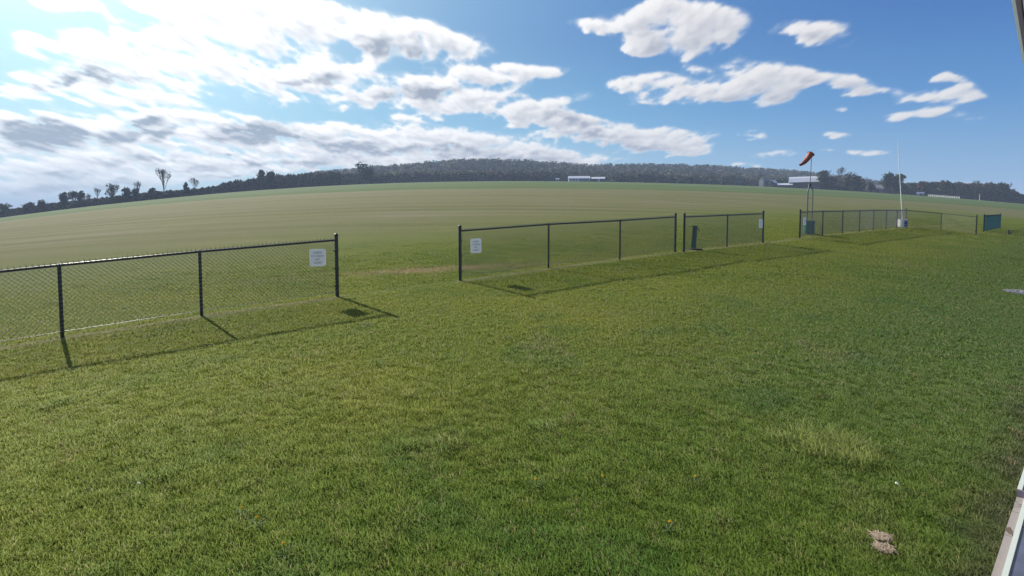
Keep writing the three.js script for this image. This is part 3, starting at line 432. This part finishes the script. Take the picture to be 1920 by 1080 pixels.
// ---------------------------------------------------------------- notices on the fences
function noticeFace(lines) {
  const cv = document.createElement('canvas'); cv.width = 256; cv.height = 288; const g = cv.getContext('2d'), r = rng(9);
  g.fillStyle = '#eceef0'; g.fillRect(0, 0, 256, 288); g.fillStyle = '#70757c';
  lines.forEach((w, i) => { const y = 34 + i * 62; let x = 128 - w / 2; while (x < 128 + w / 2 - 8) { const l = 9 + r() * 6; g.fillRect(x, y, 4, 34); if (r() < .6) g.fillRect(x, y + (r() < .5 ? 0 : 14), l, 5); if (r() < .5) g.fillRect(x, y + 29, l, 5); if (r() < .6) g.fillRect(x + l - 3, y + 2, 4, 30); x += l + 6; if (r() < .12) x += 8; } });
  const t = new THREE.CanvasTexture(cv); t.colorSpace = THREE.SRGBColorSpace; t.magFilter = THREE.LinearFilter; return t;
}
const NOTICE = new THREE.MeshPhysicalMaterial({ map: noticeFace([150, 218, 104, 150]), roughness: .45, transmission: .35 }), PLATE = std(.86, .87, .87, .5, { transmission: .35 });
function notice(label, a, b, along, y, w = .31, h = .345) {   // on the fence from post a towards post b
  const A = at(...a), B = at(...b), dir = B.clone().sub(A).setY(0).normalize(), p = A.clone().lerp(B, along / A.distanceTo(B)); p.y += y; let n = V(-dir.z, 0, dir.x); if (n.z < 0) n.negate(); p.addScaledVector(n, .042);
  const o = thing('notice_sign', label, 'sign', p.toArray(), Math.atan2(n.x, n.z), 'white notices wired to the fences');
  const s = new THREE.Shape(), c = .035, W = w / 2, H = h / 2; s.moveTo(-W + c, -H); s.lineTo(W - c, -H); s.quadraticCurveTo(W, -H, W, -H + c); s.lineTo(W, H - c); s.quadraticCurveTo(W, H, W - c, H); s.lineTo(-W + c, H); s.quadraticCurveTo(-W, H, -W, H - c); s.lineTo(-W, -H + c); s.quadraticCurveTo(-W, -H, -W + c, -H);
  part('sign_plate', new THREE.ExtrudeGeometry(s, { depth: .004, bevelEnabled: false, curveSegments: 4 }), PLATE, o);
  const f = new THREE.PlaneGeometry(w - .03, h - .03); part('printed_face', f, NOTICE, o).position.z = .006;
  for (const [x, z] of [[-1, -1], [-1, 1], [1, -1], [1, 1]]) part('fixing', new THREE.CylinderGeometry(.007, .007, .005, 8).rotateX(1.5708), COAT, o).position.set(x * (W - .02), z * (H - .02), .007);
}
notice('white notice with grey text near the right end of the leftmost fence', [-3.61, 10.51], [-5.65, 9.24], .38, .85);
notice('white notice with grey text near the left end of the middle fence', [-1.22, 12.0], [.98, 13.72], .42, .79);
notice('narrow looking white notice at the right end of the two-bay fence', [10.14, 20.68], [7.93, 18.86], .3, .78);
notice('small white notice in front of the green barrel, far fence corner', [13.1, 23.3], [15.3, 25.23], .42, .76);

// ---------------------------------------------------------------- green pillar behind the two-bay fence
{
  const g = std(.018, .066, .048, .6), o = thing('ground_pillar', 'dark green leaning pillar standing just behind the two-bay fence', 'pillar', at(6.32, 17.8).toArray(), -.7);
  const body = part('pillar_body', box(.125, .8, .11, 0, .4, 0), g, o); body.rotation.z = -.055;
  part('pillar_cap', box(.14, .03, .125, 0, .815, 0), g, body); part('hook', [bar(V(.06, .78, 0), V(.15, .69, 0), .012), bar(V(.15, .69, 0), V(.15, .64, 0), .012)], g, body);
  part('base_mat', [new THREE.CylinderGeometry(.3, .34, .05, 14).scale(.95, .8, .5).translate(.0, .02, 0)], std(.022, .024, .024, .9), o);
}

// ---------------------------------------------------------------- barrels, windsock and pole
function barrelProfile(r, h) { const P = [[.001, 0], [r * .96, 0], [r, .02], [r, h * .3], [r * 1.035, h * .325], [r * 1.035, h * .345], [r, h * .37], [r, h * .63], [r * 1.035, h * .655], [r * 1.035, h * .675], [r, h * .7], [r, h - .025], [r * 1.04, h - .015], [r * 1.04, h], [r * .97, h], [r * .96, h - .04], [.001, h - .05]]; return new THREE.LatheGeometry(P.map((p) => new THREE.Vector2(...p)), 28); }
{
  const o = thing('steel_barrel', 'dark green barrel holding the windsock mast behind the far fence', 'barrel', at(14.75, 25.45).toArray());
  part('barrel_shell', barrelProfile(.262, .68), std(.016, .105, .065, .4, { clearcoat: .3, clearcoatRoughness: .3 }), o);
  part('ballast', new THREE.CylinderGeometry(.25, .25, .02, 20).translate(0, .645, 0), std(.2, .19, .17, .95), o);
  const w = thing('windsock', 'red windsock hanging left from a slim mast of three pipes', 'windsock', at(14.75, 25.45, .6).toArray()), steel = std(.16, .17, .19, .42, { metalness: .6 });
  for (const [x, z] of [[-.125, .03], [-.03, -.1], [.125, .05]]) part('mast_leg', [bar(V(x, 0, z), V(x, 1.5, z), .018), bar(V(x, 1.5, z), V(x * .25 - .01, 1.86, z * .25), .018)], steel, w);
  for (const y of [.5, 1.2]) part('brace', [bar(V(-.115, y, .03), V(0, y, -.1), .009), bar(V(0, y, -.1), V(.125, y, .05), .009), bar(V(.125, y, .05), V(-.115, y, .03), .009)], steel, w);
  part('collar', new THREE.CylinderGeometry(.042, .048, .16, 12).translate(-.005, 1.84, 0), std(.03, .032, .036, .5), w);
  part('mast_pole', bar(V(0, 1.8, 0), V(.03, 3.42, 0), .019, .016), steel, w);
  // the sock: a tapered, slightly sagging sleeve, blown to the left and drooping
  const ring = 18, st = 14, pos = [], idx = [], C = (t) => V(-.02 - .57 * t, 3.37 - .56 * t - .09 * Math.sin(t * 3.1), .10 * t + .02), R = (t) => mix(.165, .062, Math.pow(t, .8)) * (1 - .08 * Math.sin(t * 9));
  for (let i = 0; i <= st; i++) { const t = i / st, c = C(t), T = C(Math.min(1, t + .02)).sub(C(Math.max(0, t - .02))).normalize(), u = V(0, 0, 1).cross(T).normalize(), v = T.clone().cross(u); for (let k = 0; k <= ring; k++) { const a = k / ring * 6.2832, f = R(t) * (1 + .06 * Math.sin(a * 3 + t * 8)); const p = c.clone().addScaledVector(u, Math.cos(a) * f).addScaledVector(v, Math.sin(a) * f); pos.push(p.x, p.y, p.z); } }
  for (let i = 0; i < st; i++) for (let k = 0; k < ring; k++) { const a = i * (ring + 1) + k; idx.push(a, a + 1, a + ring + 2, a, a + ring + 2, a + ring + 1); }
  const mk = (i0, i1) => { const g = new THREE.BufferGeometry(); g.setAttribute('position', new THREE.Float32BufferAttribute(pos, 3)); g.setIndex(idx.slice(i0 * ring * 6, i1 * ring * 6)); g.computeVertexNormals(); return g; };
  const red = std(.33, .085, .055, .75, { transmission: .15, side: THREE.DoubleSide }), white = std(.78, .76, .74, .8, { transmission: .3, side: THREE.DoubleSide });
  part('sock_sleeve', mk(0, 9), red, w); const tail = part('sock_tail', mk(9, st), std(.28, .08, .075, .8, { transmission: .15, side: THREE.DoubleSide }), w); tail.userData.label = 'thin drooping tail of the sock';
  const hoop = new THREE.TorusGeometry(.168, .013, 8, 24); hoop.lookAt(V(-.57, -.56 - .28, .10)); part('hoop', hoop.translate(-.02, 3.37, .02), std(.03, .03, .035, .5), w);
  part('pivot', bar(V(.03, 3.25, 0), V(.03, 3.47, 0), .022), std(.05, .05, .055, .5), w);
}
{
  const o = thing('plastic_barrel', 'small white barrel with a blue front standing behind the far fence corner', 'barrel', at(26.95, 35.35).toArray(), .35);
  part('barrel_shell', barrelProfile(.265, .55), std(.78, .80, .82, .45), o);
  part('blue_side', new THREE.CylinderGeometry(.272, .272, .42, 20, 1, true, -.62, 1.75).translate(0, .25, 0), std(.03, .055, .23, .5, { side: THREE.DoubleSide }), o);  // blue tone wrapped round one side of the white shell
  const p = thing('white_pole', 'tall thin white pole leaning left out of the white and blue barrel', 'pole', at(26.93, 35.35, .45).toArray(), 0), w = std(.8, .8, .8, .4);
  const tilt = -.098, P = (l) => V(Math.sin(tilt) * l, Math.cos(tilt) * l, 0);
  part('lower_tube', bar(P(0), P(2.3), .027, .025), w, p); part('middle_tube', bar(P(2.3), P(4.2), .022, .020), w, p); part('upper_tube', bar(P(4.2), P(5.4), .016, .013), w, p);
  for (const l of [2.3, 4.2]) part('joint', bar(P(l - .05), P(l + .05), .031 - (l > 3 ? .006 : 0)), w, p); part('tip', bar(P(5.4), P(5.62), .008, .005), w, p);
}
// a short stake far right
{ const o = thing('wooden_stake', 'short dark stake in the grass at the far right edge', 'stake', at(35.63, 36.76).toArray()), wd = std(.05, .045, .04, .9); part('stake_shaft', box(.09, .3, .09, 0, .13, 0), wd, o); part('stake_top', new THREE.ConeGeometry(.064, .08, 4).rotateY(.785).translate(0, .32, 0), wd, o);
  const b = thing('dark_streak', 'thin dark streak lying on the grass beside the short stake', 'streak', at(38.0, 39.2, .04).toArray()); part('long_bars', [bar(V(-2.2, .02, 2.2), V(1.2, .05, -1.3), .035, .028), bar(V(1.2, .05, -1.3), V(4.2, .06, -3.6), .028, .012)], wd, b); part('side_bar', bar(V(1.2, .05, -1.3), V(2.6, .16, -1.5), .015, .006), wd, b); }  // thin dark bars laid on the grass, parallel to the teal fence

// ---------------------------------------------------------------- building at the right edge
{
  const at2 = (s, n, y) => V(s * WALL.dx - n * WALL.dd, y, -(s * WALL.dd + n * WALL.dx));    // s along the wall, n towards the lawn
  const slab = (s0, s1, n0, n1, y0, y1, grow = .004) => { const g = new THREE.BoxGeometry(s1 - s0, y1 - y0, n1 - n0); const c = at2((s0 + s1) / 2, (n0 + n1) / 2, (y0 + y1) / 2); g.rotateY(Math.atan2(WALL.dd, WALL.dx)); g.translate(c.x, c.y, c.z); return g; };
  const cv = document.createElement('canvas'); cv.width = cv.height = 512; { const g = cv.getContext('2d'), r = rng(3); g.fillStyle = '#c9c6c4'; g.fillRect(0, 0, 512, 512); for (let i = 0; i < 9000; i++) { const v = 150 + r() * 100; g.fillStyle = `rgba(${v},${v * .97},${v * .95},.22)`; g.beginPath(); g.arc(r() * 512, r() * 512, .6 + r() * r() * 9, 0, 7); g.fill(); } }
  const speck = new THREE.CanvasTexture(cv); speck.colorSpace = THREE.SRGBColorSpace; speck.wrapS = speck.wrapT = THREE.RepeatWrapping; speck.magFilter = THREE.LinearFilter; speck.repeat.set(1, 1);
  const blue = std(.125, .155, .26, .55, { map: speck }), trim = std(.42, .46, .45, .6), conc = std(.40, .37, .375, .9, { map: speck, bumpMap: speck, bumpScale: .002 }), white = std(.78, .80, .77, .5), grey = std(.17, .14, .21, .6);
  const o = thing('building', 'building edge at the far right with grey blue base, white trim and white eave', 'building');
  part('base_panel', slab(-2, 5.395, -1.6, .288, -.25, .10), blue, o); part('base_panel', slab(5.4, 14, -1.6, .335, -.25, .10), blue, o);
  part('base_trim', slab(-2, 5.395, .2885, .314, -.25, .108), trim, o); part('base_trim', slab(5.4, 14, .3355, .362, -.25, .108), trim, o);
  part('trim_return', slab(5.383, 5.3985, .3145, .3615, -.25, .106), grey, o);
  const eave = (n0, n1, y0, y1) => { const X = .7241, Z = .6897, L = 13, g = new THREE.BoxGeometry(L, y1 - y0, n1 - n0), k = L / 2 - 2, n = (n0 + n1) / 2; g.rotateY(Math.atan2(Z, X)); g.translate(k * X - n * Z, (y0 + y1) / 2, -(k * Z + n * X)); return g; };
  part('soffit', eave(-1.9, .072, 2.75, 2.78), white, o); part('soffit_groove', eave(.0722, .0753, 2.754, 2.78), std(.02, .02, .03, .7), o); part('soffit_rail', eave(.0755, .0851, 2.749, 2.78), grey, o); part('fascia', eave(.0853, .092, 2.747, 2.92), std(.75, .82, .92, .35), o);
  part('roof_edge', eave(-1.9, .091, 2.922, 2.96), grey, o); part('wall', slab(-2, 12, -1.9, -1.8, -.25, 2.74), white, o);
  const k = new THREE.Group(); k.name = 'concrete_kerb'; k.userData.kind = 'structure'; k.userData.label = 'strip of concrete blocks laid along the building base'; scene.add(k);
  let s = 2.2; const r = rng(8); for (const e of [2.9, 3.9, 4.66, 5.08, 5.38]) { part('block', slab(s + .004, e - .004, .315, .358 + .005 * r(), -.2, .055 + .006 * r()), conc, k); s = e; }
  const leaf = (label, s, n, y, seed) => { const q = rng(seed), l = thing('dead_leaf', label, 'leaf', at2(s, n, y).toArray(), q() * 6, 'dry leaves on the concrete blocks'); const sh = new THREE.Shape(); sh.moveTo(0, -.03); sh.quadraticCurveTo(.028, -.008, .012, .01); sh.lineTo(.004, .035); sh.quadraticCurveTo(-.02, .018, -.024, 0); sh.lineTo(0, -.03); const g = new THREE.ExtrudeGeometry(sh, { depth: .0015, bevelEnabled: false }); g.rotateX(-1.2); part('leaf_blade', g, std(.10, .07, .055, .8), l); part('leaf_stalk', bar(V(0, .0, .028), V(.012, .01, .055), .0015), std(.12, .09, .06, .8), l); };
  leaf('dry brown leaf on the concrete blocks, nearer of two, beside a joint', 4.7, .34, .075, 4); leaf('dry brown leaf on the concrete against the white trim, farther of two', 5.2, .325, .075, 6);
}

// ---------------------------------------------------------------- gravel, straw, weeds on the lawn
{
  const r = rng(31), N = 900, g = new THREE.DodecahedronGeometry(.022, 0), o = new THREE.InstancedMesh(g, std(.22, .22, .225, .95), N), m = new THREE.Matrix4(), c = new THREE.Color();
  for (let i = 0; i < N; i++) { const a = r() * 6.28, q = Math.sqrt(r()), x = 12.65 + Math.cos(a) * q * .6, d = 12.4 + Math.sin(a) * q * .3, z = .6 + r() * 1.1; m.compose(V(x, height(x, d) + .018 + .03 * (1 - q), -d), new THREE.Quaternion().setFromEuler(new THREE.Euler(r() * 6, r() * 6, 0)), V(z, z * .7, z)); o.setMatrixAt(i, m); const t = .6 + .6 * r(); o.setColorAt(i, c.setRGB(t, t, t * 1.02)); }
  stuff('gravel', o, 'small patch of pale grey gravel in the lawn at the right edge', 'gravel');
  for (const [k, b] of BARE.entries()) {
    const q = rng(40 + k), n = 300, gg = new THREE.BoxGeometry(.0028, .0022, .05), s = new THREE.InstancedMesh(gg, std(.33, .27, .215, .95), n);
    for (let i = 0; i < n; i++) { const a = q() * 6.28, u = Math.pow(q(), .6) * 1.15, x = b[0] + Math.cos(a) * u * b[2] * .86, d = b[1] + Math.sin(a) * u * b[3] * .95; m.compose(V(x, height(x, d) + .008 + .02 * q(), -d), new THREE.Quaternion().setFromEuler(new THREE.Euler((q() - .5) * .5, q() * 6, 0)), V(1, 1, .6 + q())); s.setMatrixAt(i, m); const t = .7 + .6 * q(); s.setColorAt(i, c.setRGB(t, t * .97, t * .92)); }
    stuff('dead_grass', s, k ? 'patch of straw dead grass in the lawn, nearer of the two spots' : 'patch of straw dead grass in the lawn, farther of the two spots', 'dead grass');
  }
  const straw = std(.38, .34, .2, .85), yellow = std(.72, .47, .02, .7), stalk = std(.09, .14, .04, .7), white = std(.78, .8, .78, .6), leafM = std(.05, .085, .02, .7);
  const dandelion = (label, x, d, seed, head = yellow) => {
    const q = rng(seed), o = thing('dandelion', label, 'dandelion', at(x, d).toArray(), q() * 6, 'dandelions scattered in the lawn'), h = .055 + .03 * q();
    part('stem', bar(V(0, 0, 0), V(.008, h, .004), .0022), stalk, o); const P = []; for (let i = 0; i < 22; i++) { const a = i * 2.4, t = i / 22; P.push(new THREE.ConeGeometry(.0032, .017, 4).translate(0, .0085, 0).rotateZ(-(.25 + 1.25 * t)).rotateY(a)); } part('flower_head', P, head, o).position.set(.008, h, .004);
    for (let i = 0; i < 6; i++) part('leaf', new THREE.ConeGeometry(.011, .09, 4).scale(1, 1, .2).translate(0, .045, 0).rotateX(1.05 + .3 * q()).rotateY(i * 1.05 + q()), leafM, o);
  };
  dandelion('yellow dandelion right of centre, farthest right of the lawn flowers', 1.44, 3.9, 1); dandelion('yellow dandelion in the lawn below the middle fence, alone', .71, 3.88, 2); dandelion('yellow dandelion at mid photo width, among darker grass', .19, 3.85, 3); dandelion('yellow dandelion close to the bottom edge, right of mid photo', 1.05, 3.33, 4);
  dandelion('yellow dandelion at lower left, first of the three left ones from the bottom', -1.42, 3.1, 5); dandelion('yellow dandelion at lower left, topmost of the three left ones', -1.9, 3.51, 6); dandelion('yellow dandelion at lower left, middle of the three left ones', -1.75, 3.4, 7);
  { const o = thing('litter_scrap', 'tiny white scrap of litter with a thin tail on the right lawn', 'litter', at(2.97, 3.85, .06).toArray(), .6); part('scrap', new THREE.CapsuleGeometry(.008, .022, 4, 8).rotateZ(1.0), white, o); part('tail', bar(V(.01, -.01, 0), V(.045, -.04, .02), .002), straw, o); }
  { const o = thing('litter_scrap', 'tiny white speck of litter on the left lawn', 'litter', at(-2.88, 3.85, .055).toArray(), .2); part('scrap', new THREE.CapsuleGeometry(.006, .012, 4, 8).rotateZ(1.3), white, o); part('tail', bar(V(.006, -.004, 0), V(.02, -.03, .01), .0015), straw, o); }
  // a pale tuft of seeding grass on the right lawn
  const tg = tuftGeometry(61, 20, .10, .054, .0042), n = 100, im = new THREE.InstancedMesh(tg, new THREE.MeshPhysicalMaterial({ vertexColors: true, roughness: .9, transmission: .45, specularIntensity: .1, side: THREE.DoubleSide }), n), q = rng(62);
  for (let i = 0; i < n; i++) { const a = q() * 6.28, u = Math.pow(q(), .6), x = 2.8 + Math.cos(a) * u * .46, d = 4.5 + Math.sin(a) * u * .3; m.compose(V(x, height(x, d), -d), new THREE.Quaternion().setFromAxisAngle(V(0, 1, 0), q() * 6), V(.8 + .4 * q(), .7 + .5 * q(), .8 + .4 * q())); im.setMatrixAt(i, m); const t = .8 + .5 * q(); im.setColorAt(i, c.setRGB(.30 * t, .36 * t, .11 * t)); }
  stuff('pale_grass', im, 'patch of paler, longer grass standing in the right lawn', 'grass');
}
sow('lawn_grass', 'short green lawn blades close to the camera at the bottom of the photo', tuftGeometry(11, 20, .055, .020, .0038), 2.45, 7.4, 1100, 21, 1, lawn, 0, 2.4, 1.5);
sow('lawn_grass', 'green lawn blades between the foreground and the black fences', tuftGeometry(12, 18, .085, .022, .0058), 5.0, 14.5, 330, 22, 1, lawn, 2.4, 4, 1.25);
sow('lawn_grass', 'lawn and field blades around the middle black fences', tuftGeometry(13, 18, .14, .025, .0095), 10.5, 30, 110, 23, 1, lawn, 4, 8, 1.1);
sow('field_grass', 'thin dry mown blades on the open airfield beyond the fences', tuftGeometry(14, 16, .25, .032, .018), 22, 62, 20, 24, 1, lawn, 8, 0);
const renderer = new THREE.WebGLRenderer({ antialias: true });
renderer.setSize(1024, 576);
renderer.shadowMap.enabled = true;
renderer.toneMapping = THREE.LinearToneMapping;
renderer.toneMappingExposure = EXPOSURE;
renderer.render(scene, camera);
